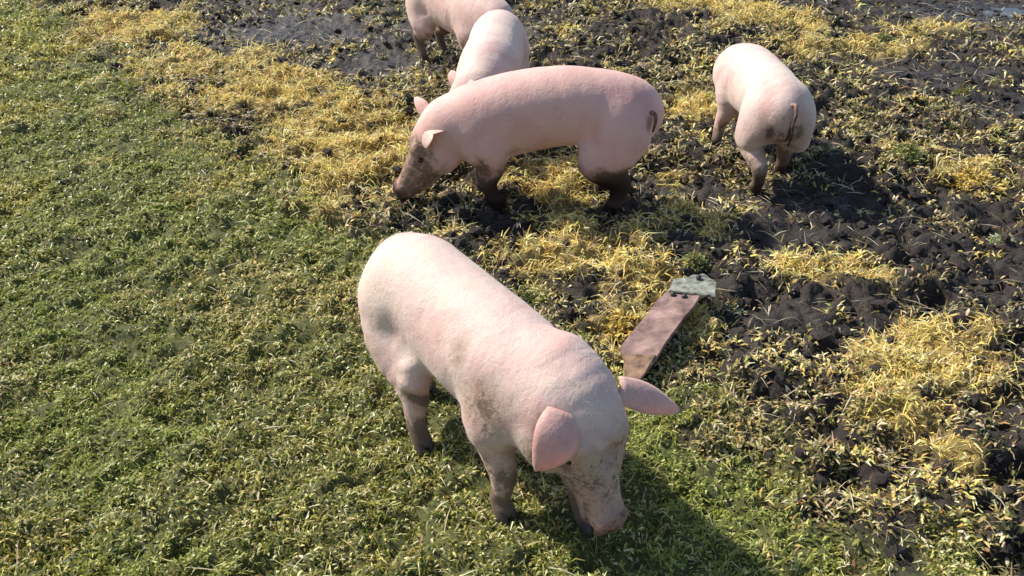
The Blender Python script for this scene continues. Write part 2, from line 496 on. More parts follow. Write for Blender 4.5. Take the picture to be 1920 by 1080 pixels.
def build_pig(cfg):
    """pig facing local +X, origin on the ground under its middle"""
    root = empty('pig', (cfg['loc'][0], cfg['loc'][1], 0), R(cfg['rz']), cfg.get('scale', 1.0))
    tag(root, cfg['label'], 'pig', 'pigs rooting in the field')
    h = cfg.get('voxel', .009)
    fl = Field((-.62, -.42, -.02), (.86, .42, .74), h)
    sp = np.array(cfg['spine'], float)
    fl.loft(sp, k=.02, n=5)
    EX, EY, EZ = np.eye(3)
    legs = cfg['legs']                     # dict fr fl hr hl -> foot (x, y, z)
    hooves = []
    for key, (fx, fy, fz) in legs.items():
        sd = 1 if key[1] == 'l' else -1
        if key[0] == 'f':
            sx, sy = cfg.get('shoulder', (.25, .088)); sz = cfg.get('shz', .36)
            sy *= sd; sy += cfg.get('shy', 0)
            dx = fx - sx; dy = fy - sy
            P = [(sx + .02, sy, sz + .02, .060, .105), (sx - .01, sy + sd * .02, sz - .05, .068, .095),
                 (sx - .015 + dx * .3, sy + dy * .3, .235, .055, .068), (sx + .015 + dx * .55, sy + dy * .6, .155, .039, .045),
                 (sx + .012 + dx * .75, sy + dy * .8, .10, .031, .035), (fx - .008, fy, fz + .055, .029, .033), (fx + .010, fy, fz + .028, .031, .034)]
            fl.loft(P, k=.045, up=(1, 0, 0.05), n=3)
        else:
            hx, hy = -.33, .082 * sd + cfg.get('hiy', 0); hz = .40
            kx, ky = -.255 + (fx + .33) * .35, hy + sd * .035 + (fy - hy) * .2
            ox, oy = fx - .042, hy + (fy - hy) * .75 + sd * .005
            P = [(hx - .015, hy, hz, .088, .150), (hx + .015, hy + sd * .02, .335, .082, .130), (kx - .01, ky, .275, .066, .098),
                 (kx * .6 + ox * .4 - .01, ky * .6 + oy * .4, .222, .054, .075), (ox + .008, oy, .170, .042, .055), (fx - .034, (oy + fy) / 2, .125, .034, .043),
                 (fx - .020, fy, fz + .080, .030, .035), (fx + .008, fy, fz + .028, .031, .034)]
            fl.loft(P, k=.04, up=(1, 0, 0.05), n=3)
        hooves.append((fx + .014, fy, fz))
    for sd in (1, -1):
        fl.ell((-.345, sd * (.085 * cfg.get('lx', 1)), .42), EX, EY, EZ, (.115, .085, .135), .05)
        fl.ell((-.19, sd * .222, .37), EX, EY, EZ, (.05, .036, .16), .08, True)
        fl.ell((.10, sd * .225, .35), EX, EY, EZ, (.03, .05, .12), .06, True)
    # belly / ham / shoulder masses
    for c, r in cfg.get('lumps', []):
        fl.ell(c, EX, EY, EZ, r, .05)
    # head
    hp = np.array(cfg['head'], float); f, s_, u = rot_frame(R(cfg['hyaw']), R(cfg['hpitch']), R(cfg.get('hroll', 0)))
    hs = cfg.get('hs', 1.1)
    hlen = cfg.get('hlen', 1.0)
    H = lambda a, b, c: hp + (f * a * hlen + s_ * b + u * c) * hs
    HS = [(-.07, 0, -.01, .080, .082), (0, 0, 0, .094, .100), (.06, 0, -.012, .093, .102), (.115, 0, -.030, .080, .090),
          (.165, 0, -.046, .062, .072), (.215, 0, -.054, .049, .058), (.255, 0, -.056, .043, .048), (.282, 0, -.055, .043, .044)]
    mz = lambda a: 1 + cfg.get('muzzle', .08) * float(sstep(.10, .20, a))
    fl.loft([(*H(a, b, c), r1 * hs * mz(a), r2 * hs * (1 + (mz(a) - 1) * .6)) for a, b, c, r1, r2 in HS], k=.055, up=u, n=3)
    for sg in (1, -1):
        jw = cfg.get('jowl', 1.0)
        fl.ell(H(.055, sg * .066 * jw, -.062), f, s_, u, (.085 * jw, .052 * jw, .066 * jw), .03)          # jowl
        fl.ell(H(.088, sg * .052, .040), f, s_, u, (.042, .028, .028), .02)            # brow
    fl.loft([(*H(.07, 0, -.085), .055, .038), (*H(.15, 0, -.098), .037, .028), (*H(.235, 0, -.094), .026, .019)], k=.02, up=u, n=2)   # lower jaw
    fl.ell(H(.165, 0, .050), f, s_, u, (.07, .032, .028), .03, True)                 # dished face
    for q in (.215, .238, .260):
        fl.loft([(*H(q, -.030, -.012), .003, .003), (*H(q, 0, -.0035), .003, .003), (*H(q, .030, -.012), .003, .003)], k=.005, up=u, n=2, carve=True)
    tl = cfg.get('tilt', .35)
    tf = f * math.cos(tl) + u * math.sin(tl); tu = u * math.cos(tl) - f * math.sin(tl)
    dc = H(.303, 0, -.050)
    NO = lambda sg: dc + tf * (.019 * hs) + s_ * (sg * .018 * hs)
    fl.ell(dc, tf, s_, tu, (.016 * mz(.3), .051 * mz(.3) * cfg.get('disc', 1.05), .048 * mz(.3) * cfg.get('disc', 1.05)), .009)                  # snout disc
    for sg in (1, -1):
        fl.ell(NO(sg), tf, s_, tu, (.014, .009, .012), .004, True)   # nostrils
        fl.ell(H(.118, sg * .083, .004), f, s_, u, (.024, .014, .015), .010, True)    # eye sockets
        fl.loft([(*H(.13, sg * .062, -.083), .004, .004), (*H(.19, sg * .048, -.088), .004, .004), (*H(.25, sg * .040, -.088), .004, .004)], k=.006, up=u, n=1, carve=True)
    for c, r in cfg.get('creases', []):
        fl.ell(c, EX, EY, EZ, r, .03, True)
    V, Q = fl.mesh()
    # light relaxation of the net, with small uneven flesh
    for _ in range(2):
        acc = np.zeros_like(V); cn = np.zeros(len(V))
        for a, b in ((0, 1), (1, 2), (2, 3), (3, 0)):
            np.add.at(acc, Q[:, a], V[Q[:, b]]); np.add.at(cn, Q[:, a], 1)
            np.add.at(acc, Q[:, b], V[Q[:, a]]); np.add.at(cn, Q[:, b], 1)
        V = V * .55 + (acc / cn[:, None]) * .45
    nrm = np.zeros_like(V)
    fn = np.cross(V[Q[:, 2]] - V[Q[:, 0]], V[Q[:, 3]] - V[Q[:, 1]])
    for k in range(4): np.add.at(nrm, Q[:, k], fn)
    nrm /= np.linalg.norm(nrm, axis=1)[:, None] + 1e-9
    se = cfg.get('seed', 0)
    lump = fbm(V[:, 0] * 9 + V[:, 1] * 4 + 50, V[:, 2] * 9 + V[:, 1] * 5 + 20, 70 + se, 3) - .5
    V = V + nrm * (lump * .007 * sstep(.12, .3, V[:, 2]))[:, None]
    # paint: R mud, G pink, B dark
    hl = (V - hp) @ np.stack([f / hlen, s_, u], 1) / hs
    z = V[:, 2]
    nn = fbm(V[:, 0] * 14 + 3, V[:, 2] * 14 + V[:, 1] * 9, 80 + se, 4) - .5
    nn = nn * 1.5
    hmask = sstep(-.03, .03, hl[:, 0]) * (np.abs(hl[:, 1]) < .16) * (np.abs(hl[:, 2]) < .17)
    mud = np.clip(1.15 * (1 - sstep(cfg.get('mudlo', .10), cfg.get('mudhi', .30), z + nn * .16)) * (1 - hmask) + .10, 0, 1)
    mud = np.maximum(mud, cfg.get('facemud', .35) * sstep(.02, .12, hl[:, 0] + nn * .1))
    for c, r, a in cfg.get('dirt', []):
        q = ((V - np.array(c)) / np.array(r)); mud = np.maximum(mud, a * np.exp(-(q * q).sum(1) * 1.2))
    pink = cfg.get('pinkness', .08) + .8 * sstep(.285, .305, hl[:, 0]) * (np.abs(hl[:, 1]) < .08) + .25 * sstep(.18, .28, hl[:, 0])
    pink = pink + .22 * sstep(.0, .30, .33 - z) + .55 * np.exp(-((hl[:, 0] - .118) ** 2 + (np.abs(hl[:, 1]) - .072) ** 2 + (hl[:, 2] - .004) ** 2) / (2 * .016 ** 2))
    mud = np.maximum(mud, .75 * np.exp(-((hl[:, 0] - .135) ** 2 + (np.abs(hl[:, 1]) - .070) ** 2 + (hl[:, 2] + .012) ** 2) / (2 * .024 ** 2)))
    dark = cfg.get('legdark', .5) * (1 - sstep(.03, .16, z + nn * .12)) * (1 - hmask)
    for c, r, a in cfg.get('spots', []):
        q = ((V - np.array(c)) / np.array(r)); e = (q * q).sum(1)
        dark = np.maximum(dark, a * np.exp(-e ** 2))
    for sg in (1, -1):
        for c_, rr in ((NO(sg), .012 * hs),):
            q = np.linalg.norm(V - c_, axis=1); dark = np.maximum(dark, .9 * np.exp(-(q / rr) ** 2))
    snm = cfg.get('snoutdark', 0)
    if snm: dark = np.maximum(dark, snm * sstep(.26, .31, hl[:, 0] + nn * .04))
    paint = np.stack([mud, np.clip(pink, 0, 1), np.clip(dark, 0, 1)], 1)
    VV, QQ, PP = [V], [Q], [paint]
    n0 = len(V)
    for sg, (bd, bn, L, Wd, curl, fold) in cfg['ears'].items():
        b = H(.015, sg * .070, .072)
        dd = f * bd[0] + s_ * (sg * bd[1]) + u * bd[2]; nn_ = f * bn[0] + s_ * (sg * bn[1]) + u * bn[2]
        ev, eq, inner = ear_mesh(b, dd, nn_, L, Wd, curl, fold)
        pp = np.zeros((len(ev), 3)); pp[:, 0] = .22; pp[:, 1] = .42 + .5 * inner; pp[:, 2] = .0
        VV.append(ev); QQ.append(eq + n0); PP.append(pp); n0 += len(ev)
    tv, tq = tube(catmull(cfg['tail'], 4), np.linspace(.012, .004, (len(cfg['tail']) - 1) * 4 + 1))
    pp = np.zeros((len(tv), 3)); pp[:, 0] = .6; pp[:, 1] = .4; pp[:, 2] = np.linspace(.1, cfg.get('taildark', .5), len(tv))
    VV.append(tv); QQ.append(tq + n0); PP.append(pp)
    body = mesh_np('body', np.vstack(VV), np.vstack(QQ), M_skin, root, True, {'paint': np.vstack(PP)})
    # eyes
    for sg in (1, -1):
        c = H(.120, sg * .070, .004)
        ev, eq = [], []
        for i in range(9):
            th = math.pi * i / 8
            for k in range(12):
                ph = 2 * math.pi * k / 12
                ev.append(c + 0.0125 * (f * math.sin(th) * math.cos(ph) + u * math.sin(th) * math.sin(ph) + s_ * math.cos(th)))
        for i in range(8):
            for k in range(12): eq.append((i * 12 + k, i * 12 + (k + 1) % 12, (i + 1) * 12 + (k + 1) % 12, (i + 1) * 12 + k))
        mesh_np('eye', ev, eq, M_eye, root, True)
    # cloven hooves
    for fx, fy, fz in hooves:
        hv, hq = [], []
        for sg in (1, -1):
            o0 = len(hv)
            rows = [(.038, .017, .013, 0), (.02, .023, .0155, .004), (.0, .028, .017, .008), (-.012, .028, .016, .008)]
            for zz, rx, ry, ox in rows:
                for k in range(10):
                    th = 2 * math.pi * k / 10
                    x = rx * math.cos(th) * (1.25 if math.cos(th) > 0 else .9)
                    hv.append((fx + ox + x, fy + sg * (.0155) + ry * math.sin(th), fz + zz))
            for i in range(3):
                for k in range(10): hq.append((o0 + i * 10 + k, o0 + i * 10 + (k + 1) % 10, o0 + (i + 1) * 10 + (k + 1) % 10, o0 + (i + 1) * 10 + k)[::-1])
        mesh_np('hoof', hv, hq, M_hoof, root, True)
    # sparse bristles over the coat
    nb = cfg.get('bristles', 0)
    if nb:
        r2 = np.random.default_rng(5 + se)
        ok = np.where(V[:, 2] > .2)[0]
        pick = r2.choice(ok, nb)
        p = V[pick] + r2.normal(0, .003, (nb, 3)); n_ = nrm[pick]
        lie = np.array([-.8, 0, -.35]) + r2.normal(0, .35, (nb, 3))
        d = n_ * .45 + (lie - n_ * (lie * n_).sum(1)[:, None]); d /= np.linalg.norm(d, axis=1)[:, None]
        L = r2.uniform(.006, .015, nb)[:, None]; sdv = np.cross(d, n_); sdv /= np.linalg.norm(sdv, axis=1)[:, None] + 1e-9
        wd = .0003
        hv = np.stack([p - sdv * wd, p + sdv * wd, p + d * L + sdv * wd * .3, p + d * L - sdv * wd * .3], 1).reshape(-1, 3)
        hq = np.arange(nb * 4).reshape(-1, 4)
        col = np.tile(np.array([.82, .72, .58]), (nb * 4, 1))
        mesh_np('hair', hv, hq, M_hair, root, False, {'tint': col})
    a = R(cfg['rz']); s0 = cfg.get('scale', 1.0)
    for fx, fy, fz in legs.values():
        FEET.append((cfg['loc'][0] + s0 * (fx * math.cos(a) - fy * math.sin(a)), cfg['loc'][1] + s0 * (fx * math.sin(a) + fy * math.cos(a))))
    return root

def spine(bend=0.0, neck=(0.0, 0.0), fat=1.0, rumpy=0.0, top=0.0, hz=0.0, taper=0.0, rumpz=0.0, lx=1.0, nk=0.0):
    """standard trunk; bend shifts the shoulders sideways, neck moves the neck end (dy, dz)"""
    S = [(-.475, 0, .425, .055, .075), (-.44, 0, .435, .108, .130), (-.37, 0, .443, .148, .168), (-.25, 0, .446, .154, .176), (-.10, 0, .436, .156, .182),
         (.06, 0, .424, .162, .190), (.20, 0, .420, .164, .190), (.31, 0, .425, .150, .178), (.40, 0, .43, .130, .156)]
    out = []
    for i, (x, y, z, a, b) in enumerate(S):
        t = max(0, (x + .1) / .5)
        y += bend * t * t
        tr = max(0, (-x - .1) / .375); y += rumpy * tr * tr
        if x > .3: y += neck[0] * (x - .25) / .15; z += neck[1] * (x - .25) / .15
        z += top * math.exp(-((x + .02) / .25) ** 2) + hz * x
        z += rumpz * tr * tr
        k = fat * (1 - taper * x) * (1 - nk * max(0.0, x - .15) / .25)
        out.append((x * lx, y, z, a * k, b * k))
    return out

EARS = {1: ((-.25, .75, .55), (.55, -.1, .6), .145, .105, .7, .22), -1: ((-.25, .75, .55), (.55, -.1, .6), .145, .105, .7, .22)}

PIGS = [
    dict(label='large pale pig nearest the viewer on green turf, head lowered and ears spread', loc=(-.095, 1.93), rz=-53, scale=.90, voxel=.006,
         spine=spine(0, (-.01, -.01), 1.0, taper=.13, lx=.92, nk=.08), legs=dict(fr=(.27, -.11, 0), fl=(.44, .06, 0), hr=(-.12, -.145, 0), hl=(-.36, .02, 0)), shoulder=(.225, .09),
         head=(.405, .035, .45), hyaw=-1, hpitch=51, hroll=0, hs=1.24, hlen=.95, muzzle=.0, disc=1.18, tilt=.5, jowl=1.2,
         ears={1: ((.62, .86, .0), (.0, .1, 1), .24, .088, .35, .16), -1: ((.72, .74, .05), (.0, .1, 1), .175, .135, 1.0, .14)},
         tail=[(-.45, 0, .50), (-.495, .01, .50), (-.51, .03, .46), (-.505, .05, .42), (-.495, .045, .38)],
         dirt=[((.25, -.16, .40), (.12, .08, .13), .62), ((.12, -.15, .52), (.05, .06, .07), .50), ((-.33, -.17, .25), (.10, .09, .10), .66)],
         facemud=.54, snoutdark=.3, mudlo=.05, mudhi=.22, legdark=.35, bristles=9000, seed=1),
    dict(label='pink pig standing side on and facing left, snout down at the yellow moss', loc=(.12, 3.50), rz=176, scale=.93, voxel=.008,
         spine=spine(0, (0, -.03), .97, -.02, .045, -.09, rumpz=-.04), legs=dict(fr=(.27, -.10, 0), fl=(.19, .11, 0), hr=(-.29, -.11, 0), hl=(-.33, .11, 0)),
         head=(.45, .01, .345), hyaw=10, hpitch=44, hs=1.14,
         ears={1: ((-.25, .75, -.25), (.2, -.7, .8), .12, .12, -.5, .25), -1: ((.15, .8, .75), (.5, -.1, .6), .14, .105, .5, .3)},
         tail=[(-.455, .08, .50), (-.495, .095, .495), (-.50, .105, .46), (-.49, .115, .42)],
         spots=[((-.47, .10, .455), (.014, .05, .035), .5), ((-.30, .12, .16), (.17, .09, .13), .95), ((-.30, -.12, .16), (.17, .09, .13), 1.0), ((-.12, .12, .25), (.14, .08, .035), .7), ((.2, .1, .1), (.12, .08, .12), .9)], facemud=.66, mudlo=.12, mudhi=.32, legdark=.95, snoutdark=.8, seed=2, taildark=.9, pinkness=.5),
    dict(label='cream pig facing the viewer behind the side-on pig, head low', loc=(-.095, 4.33), rz=-95, scale=.86, voxel=.009,
         spine=spine(.0, (-.02, -.04), 1.10), legs=dict(fr=(.25, -.10, 0), fl=(.27, .09, 0), hr=(-.34, -.10, 0), hl=(-.30, .10, 0)),
         head=(.42, -.07, .38), hyaw=-62, hpitch=42, ears={1: EARS[1], -1: ((.1, .8, .3), (.5, .1, .6), .13, .10, .7, .22)},
         tail=[(-.49, 0, .50), (-.535, .01, .50), (-.55, .03, .46), (-.54, .04, .42)], seed=3, pinkness=.0),
    dict(label='pale pig seen from behind walking away on the dark mud', loc=(1.145, 3.93), rz=90, scale=.87, voxel=.008,
         spine=spine(.05, (0, -.05), .94), legs=dict(fr=(.28, -.10, 0), fl=(.22, .15, 0), hr=(-.18, -.11, 0), hl=(-.38, .06, 0)),
         head=(.46, -.02, .34), hyaw=-15, hpitch=55, ears={1: ((.1, .5, .4), (.5, -.1, .6), .11, .09, .7, .22), -1: EARS[-1]},
         tail=[(-.49, -.01, .515), (-.535, -.015, .535), (-.557, -.02, .50), (-.562, -.012, .45), (-.555, -.018, .39), (-.54, -.012, .33)],
         dirt=[((-.50, .07, .38), (.08, .04, .08), .85), ((-.44, 0, .26), (.08, .11, .08), .95), ((-.50, 0, .38), (.12, .17, .15), .66)],
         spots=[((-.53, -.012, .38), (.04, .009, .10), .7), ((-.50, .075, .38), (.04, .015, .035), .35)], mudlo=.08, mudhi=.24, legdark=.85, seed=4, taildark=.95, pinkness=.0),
    dict(label='pale pink pig at the top edge, its head behind the cream pig', loc=(-.31, 5.35), rz=-52, scale=.88, voxel=.010,
         spine=spine(0, (0, -.03), 1.0), legs=dict(fr=(.25, -.10, 0), fl=(.30, .10, 0), hr=(-.34, -.10, 0), hl=(-.38, .10, 0)),
         head=(.42, .0, .36), hyaw=5, hpitch=66, ears={1: ((.4, .4, -.1), (.3, .1, .8), .10, .09, .7, .22), -1: EARS[-1]},
         tail=[(-.49, 0, .50), (-.535, .01, .50), (-.55, .03, .46), (-.54, .04, .42)], seed=5, pinkness=.2),
]
for cfg in PIGS: build_pig(cfg)

for t_ in np.linspace(0, 1, 7):
    bx_, by_ = g(1185 + 135 * t_, 740 - 190 * t_)
    PADS.append((bx_, by_, .10, -.012))
# ------------------------------------------------------------------ ground sheet
def axis(parts):
    out = []
    for a, b, st in parts: out += list(np.arange(a, b, st))
    return np.array(out + [parts[-1][1]])
gx = axis([(-160, -40, 20), (-40, -12, 4), (-12, -5, .5), (-5, -2.6, .03), (-2.6, 2.6, .014), (2.6, 5.2, .028), (5.2, 12, .5), (12, 40, 4), (40, 160, 20)])
gy = axis([(-160, -40, 20), (-40, -8, 4), (-8, .4, .4), (.4, 3.2, .014), (3.2, 5.5, .02), (5.5, 9.5, .035), (9.5, 16, .4), (16, 40, 4), (40, 160, 20)])
GX, GY = np.meshgrid(gx, gy, indexing='xy')
x_, y_ = GX.ravel(), GY.ravel()
z_ = height(x_, y_)
zn = np.stack(zones(x_, y_), 1)
nxg, nyg = len(gx), len(gy)
ii = (np.arange(nyg - 1)[:, None] * nxg + np.arange(nxg - 1)[None]).ravel()
Qg = np.stack([ii, ii + 1, ii + nxg + 1, ii + nxg], 1)
tag(mesh_np('ground', np.stack([x_, y_, z_], 1), Qg, M_soil, None, True, {'zone': zn}), kind='structure')

# ------------------------------------------------------------------ vegetation as many small leaves
def leaves(P, az, L, Wd, lift, arch, col, roll=None):
    """curved leaf strips: P base (n,3), az heading, L length, Wd width, lift start angle, arch droop"""
    n = len(P)
    d = np.stack([np.cos(az), np.sin(az), np.zeros(n)], 1)
    s = np.stack([-np.sin(az), np.cos(az), np.zeros(n)], 1)
    if roll is not None:
        s = s * np.cos(roll)[:, None] + np.array([0, 0, 1.0]) * np.sin(roll)[:, None]
    up = np.array([0, 0, 1.0])
    a1 = lift; a2 = lift - arch
    m = P + (d * np.cos(a1)[:, None] + up * np.sin(a1)[:, None]) * (L * .5)[:, None]
    t = m + (d * np.cos(a2)[:, None] + up * np.sin(a2)[:, None]) * (L * .5)[:, None]
    w0 = (Wd * .3)[:, None]; w1 = (Wd * .5)[:, None]; w2 = (Wd * .12)[:, None]
    V = np.stack([P - s * w0, P + s * w0, m - s * w1, m + s * w1, t - s * w2, t + s * w2], 1).reshape(-1, 3)
    b = np.arange(n) * 6
    Q = np.concatenate([np.stack([b, b + 1, b + 3, b + 2], 1), np.stack([b + 2, b + 3, b + 5, b + 4], 1)])
    return V, Q, np.repeat(col, 6, axis=0)

def scatter(dens, area, fn, clump=1):
    """rejection-sample ground points; dens per m2, fn(x,y)->probability"""
    x0, x1, y0, y1 = area
    n = int(dens * (x1 - x0) * (y1 - y0))
    x = rng.uniform(x0, x1, n); y = rng.uniform(y0, y1, n)
    vis = np.abs(x) < (1.15 + y * .72)
    x, y = x[vis], y[vis]
    keep = rng.random(len(x)) < fn(x, y)
    return x[keep], y[keep]

def pal(n, cols, wts, jit=.25):
    c = np.array(cols)[rng.choice(len(cols), n, p=np.array(wts) / sum(wts))]
    return np.clip(c * (1 + rng.uniform(-jit, jit, (n, 1))) * (1 + rng.uniform(-.08, .08, (n, 3))), 0.004, .95)

def tufts(cx, cy, per, spread, Lr, Wr, liftr, archr, colf, zoff=.0, blank=None, outward=.7):
    n = len(cx) * per
    ox = rng.normal(0, spread, n); oy = rng.normal(0, spread, n)
    x = np.repeat(cx, per) + ox; y = np.repeat(cy, per) + oy
    z = height(x, y) + zoff
    az = np.where(rng.random(n) < outward, np.arctan2(oy, ox) + rng.normal(0, .6, n), rng.uniform(0, 2 * math.pi, n))
    P = np.stack([x, y, z], 1)
    L = rng.uniform(*Lr, n); Wd = rng.uniform(*Wr, n)
    return leaves(P, az, L, Wd, rng.uniform(*liftr, n), rng.uniform(*archr, n), colf(n, x, y), rng.normal(0, .5, n))

def cat(parts):
    V, Q, Cc = [], [], []; o = 0
    for v, q, c in parts: V.append(v); Q.append(q + o); Cc.append(c); o += len(v)
    return np.vstack(V), np.vstack(Q), np.vstack(Cc)

NEAR, MID, FAR = (-3.3, 3.3, .5, 2.9), (-4.6, 4.6, 2.9, 5.0), (-6.8, 6.8, 5.0, 9.5)
Y_COLS = [(.84, .64, .17), (.88, .75, .32), (.62, .43, .12), (.32, .20, .09), (.52, .52, .16), (.84, .73, .45)]
G_COLS = [(.085, .105, .016), (.20, .215, .032), (.36, .35, .065), (.58, .54, .19), (.80, .74, .42), (.32, .22, .08)]
def green_col(n, x, y):
    p = fbm(x * 2.3, y * 2.3, 91, 3)
    yl = fbm(x * 1.3 + 5, y * 1.3, 93, 3)
    c = pal(n, G_COLS, (2.4, 2.8, 3.0, 2.8, 1.9, 1.1))
    lush = pal(n, [(.13, .175, .025), (.24, .30, .045), (.40, .44, .09)], (1, 4, 4))
    k = np.maximum(sstep(.5, .62, p), .7 * sstep(-.2, -1.6, x) * sstep(2.2, 3.6, y))[:, None]
    c = c * (1 - .6 * k) + lush * .6 * k
    k2 = sstep(.52, .68, yl)[:, None]
    oc = pal(n, Y_COLS, (1, 2, 2, 1, 1, 1))
    och = (rng.random(n) < .55 * sstep(.60, .70, fbm(x * 2.0 + 9, y * 2.0, 99, 3)))[:, None]
    return np.where(och, oc * .9, c * (1 - .5 * k2) + c * np.array([1.7, 1.35, 1.1]) * .5 * k2)
def gfun(x, y):
    return zones(x, y)[0] * (.30 + .70 * sstep(.36, .55, fbm(x * 15, y * 15, 95, 3))) * (.7 + .3 * sstep(.34, .5, fbm(x * 4, y * 4, 96, 3)))
parts = []
for area, dens, k in ((NEAR, 2500, 1.05), (MID, 1500, 1.35), (FAR, 620, 2.0)):
    cx, cy = scatter(dens, area, gfun)
    parts.append(tufts(cx, cy, 10, .016 * k, (.009 * k, .026 * k), (.003 * k, .0075 * k), (.1, 1.3), (.3, 1.8), green_col, 0, None, .5))
    cx, cy = scatter(dens * .22, area, gfun)
    parts.append(tufts(cx, cy, 4, .012 * k, (.03 * k, .065 * k), (.002 * k, .004 * k), (.3, 1.1), (.5, 1.6), green_col))
V, Q, Cc = cat(parts)
print('grass leaves', len(V) // 6)
tag(mesh_np('grass', V, Q, M_grass, None, False, {'tint': Cc}), 'short green turf with curled pale blades filling the left side', 'grass', kind='stuff')

def yel_col(n, x, y): return pal(n, Y_COLS, (3.2, 2.6, 2, 1, 1.1, .9), .22)
def yfun(x, y): return zones(x, y)[1] * (.2 + .8 * sstep(.36, .56, fbm(x * 17, y * 17, 97, 3)))
parts = []
for area, dens, k in ((NEAR, 1700, 1.35), (MID, 1400, 1.6), (FAR, 650, 2.1)):
    cx, cy = scatter(dens, area, yfun)
    parts.append(tufts(cx, cy, 12, .018 * k, (.014 * k, .050 * k), (.0016 * k, .0042 * k), (-.15, .95), (.2, 1.8), yel_col, .003, None, .4))
V, Q, Cc = cat(parts)
print('yellow leaves', len(V) // 6)
tag(mesh_np('yellow_moss', V, Q, M_yel, None, False, {'tint': Cc}), 'matted golden yellow moss and dead grass in patches along the mud', 'moss', kind='stuff')

W_COLS = [(.12, .125, .035), (.30, .28, .085), (.50, .43, .19), (.64, .54, .35), (.18, .11, .05), (.50, .35, .13)]
def weed_col(n, x, y):
    c = pal(n, W_COLS, (1.6, 2.2, 2.2, 1.5, 1.6, 1.8), .3)
    k = (rng.random(n) < .75 * sstep(.52, .66, fbm(x * 4, y * 4, 105, 3)))[:, None]
    return np.where(k, pal(n, Y_COLS, (2, 2, 2, 1, 2, 1), .25), c)
LIT = make_blobs([(1500, 900, 220, 70, 1), (1700, 940, 220, 90, 1), (1380, 780, 160, 50, 1), (1560, 760, 140, 50, .7), (1850, 1000, 150, 80, .8), (1850, 740, 120, 50, .6), (1300, 620, 70, 50, .7), (1450, 660, 120, 40, .5)])
def wfun(x, y):
    gr, ye, wet = zones(x, y)
    m = (1 - gr) * (1 - ye * .8) * np.clip(1 - 1.15 * wet, 0, 1) * (.25 + .75 * sstep(.40, .56, fbm(x * 1.5, y * 2.2, 107, 3)))
    li = np.zeros_like(x)
    for bx, by, rx, ry, s_ in LIT: li = np.maximum(li, s_ * np.exp(-(((x - bx) / rx) ** 2 + ((y - by) / ry) ** 2)))
    m = np.maximum(m, .9 * li * (1 - gr) * (1 - ye * .7))
    return m * (.22 + .5 * li + .12 + sstep(.38, .56, fbm(x * 3.6, y * 3.6, 101, 4))) * sstep(.36, .52, fbm(x * 14, y * 14, 103, 2))
parts = []
for area, dens, k in ((NEAR, 2600, 1.2), (MID, 1900, 1.4), (FAR, 850, 1.9)):
    cx, cy = scatter(dens, area, wfun)
    parts.append(tufts(cx, cy, 7, .014 * k, (.012 * k, .034 * k), (.003 * k, .009 * k), (.1, 1.3), (.2, 1.6), weed_col))
V, Q, Cc = cat(parts)
print('weed leaves', len(V) // 6)
tag(mesh_np('ground_cover', V, Q, M_weed, None, False, {'tint': Cc}), 'low olive weeds and trampled leaves scattered over the churned mud', 'ground cover', kind='stuff')

# straw and dead stalks lying about
S_COLS = [(.55, .46, .30), (.40, .31, .17), (.62, .56, .42), (.25, .18, .10)]
parts = []
for area, dens, k in ((NEAR, 300, 1.0), (MID, 260, 1.1), (FAR, 150, 1.4)):
    cx, cy = scatter(dens, area, lambda x, y: np.clip(.9 - zones(x, y)[0] * .75, 0, 1))
    parts.append(tufts(cx, cy, 1, .01, (.03 * k, .10 * k), (.0015 * k, .004 * k), (-.05, .35), (.0, .5), lambda n, x, y: pal(n, S_COLS, (3, 3, 2, 2)), .012))
V, Q, Cc = cat(parts)
tag(mesh_np('straw', V, Q, M_straw, None, False, {'tint': Cc}), 'loose pale straw bits strewn over mud and moss', 'straw', kind='stuff')

# crumbs of mud
def clods(name, n_per, area_list, size):
    t = (1 + 5 ** .5) / 2
    iv = np.array([(-1, t, 0), (1, t, 0), (-1, -t, 0), (1, -t, 0), (0, -1, t), (0, 1, t), (0, -1, -t), (0, 1, -t), (t, 0, -1), (t, 0, 1), (-t, 0, -1), (-t, 0, 1)])
    iv /= np.linalg.norm(iv[0])
    f3 = np.array([(0, 11, 5), (0, 5, 1), (0, 1, 7), (0, 7, 10), (0, 10, 11), (1, 5, 9), (5, 11, 4), (11, 10, 2), (10, 7, 6), (7, 1, 8), (3, 9, 4), (3, 4, 2), (3, 2, 6), (3, 6, 8), (3, 8, 9), (4, 9, 5), (2, 4, 11), (6, 2, 10), (8, 6, 7), (9, 8, 1)])
    Vs, Fs, o = [], [], 0
    for area, dens in area_list:
        cx, cy = scatter(dens, area, lambda x, y: (1 - zones(x, y)[0]) * (1 - .8 * zones(x, y)[1]) * (.25 + sstep(.45, .6, fbm(x * 3, y * 3, 111, 3))) )
        n = len(cx); r = size[0] + (size[1] - size[0]) * rng.random(n) ** 3
        jit = 1 + rng.uniform(-.35, .35, (n, 12, 1))
        sc3 = rng.uniform(.6, 1.3, (n, 1, 3)) * np.array([1.1, 1.1, .75])
        V = iv[None] * jit * sc3 * r[:, None, None]
        a = rng.uniform(0, 6.28, n); ca, sa = np.cos(a)[:, None], np.sin(a)[:, None]
        X = V[..., 0] * ca - V[..., 1] * sa; Y = V[..., 0] * sa + V[..., 1] * ca
        V = np.stack([X + cx[:, None], Y + cy[:, None], V[..., 2] + (height(cx, cy) + r * .2)[:, None]], -1)
        Vs.append(V.reshape(-1, 3)); Fs.append((f3[None] + (np.arange(n) * 12)[:, None, None]).reshape(-1, 3) + o); o += n * 12
    V = np.vstack(Vs); gr, ye, wet = zones(V[:, 0], V[:, 1])
    return mesh_np(name, V, np.vstack(Fs), M_soil, None, False, {'zone': np.stack([gr * 0, ye * 0, wet * .6], 1)})
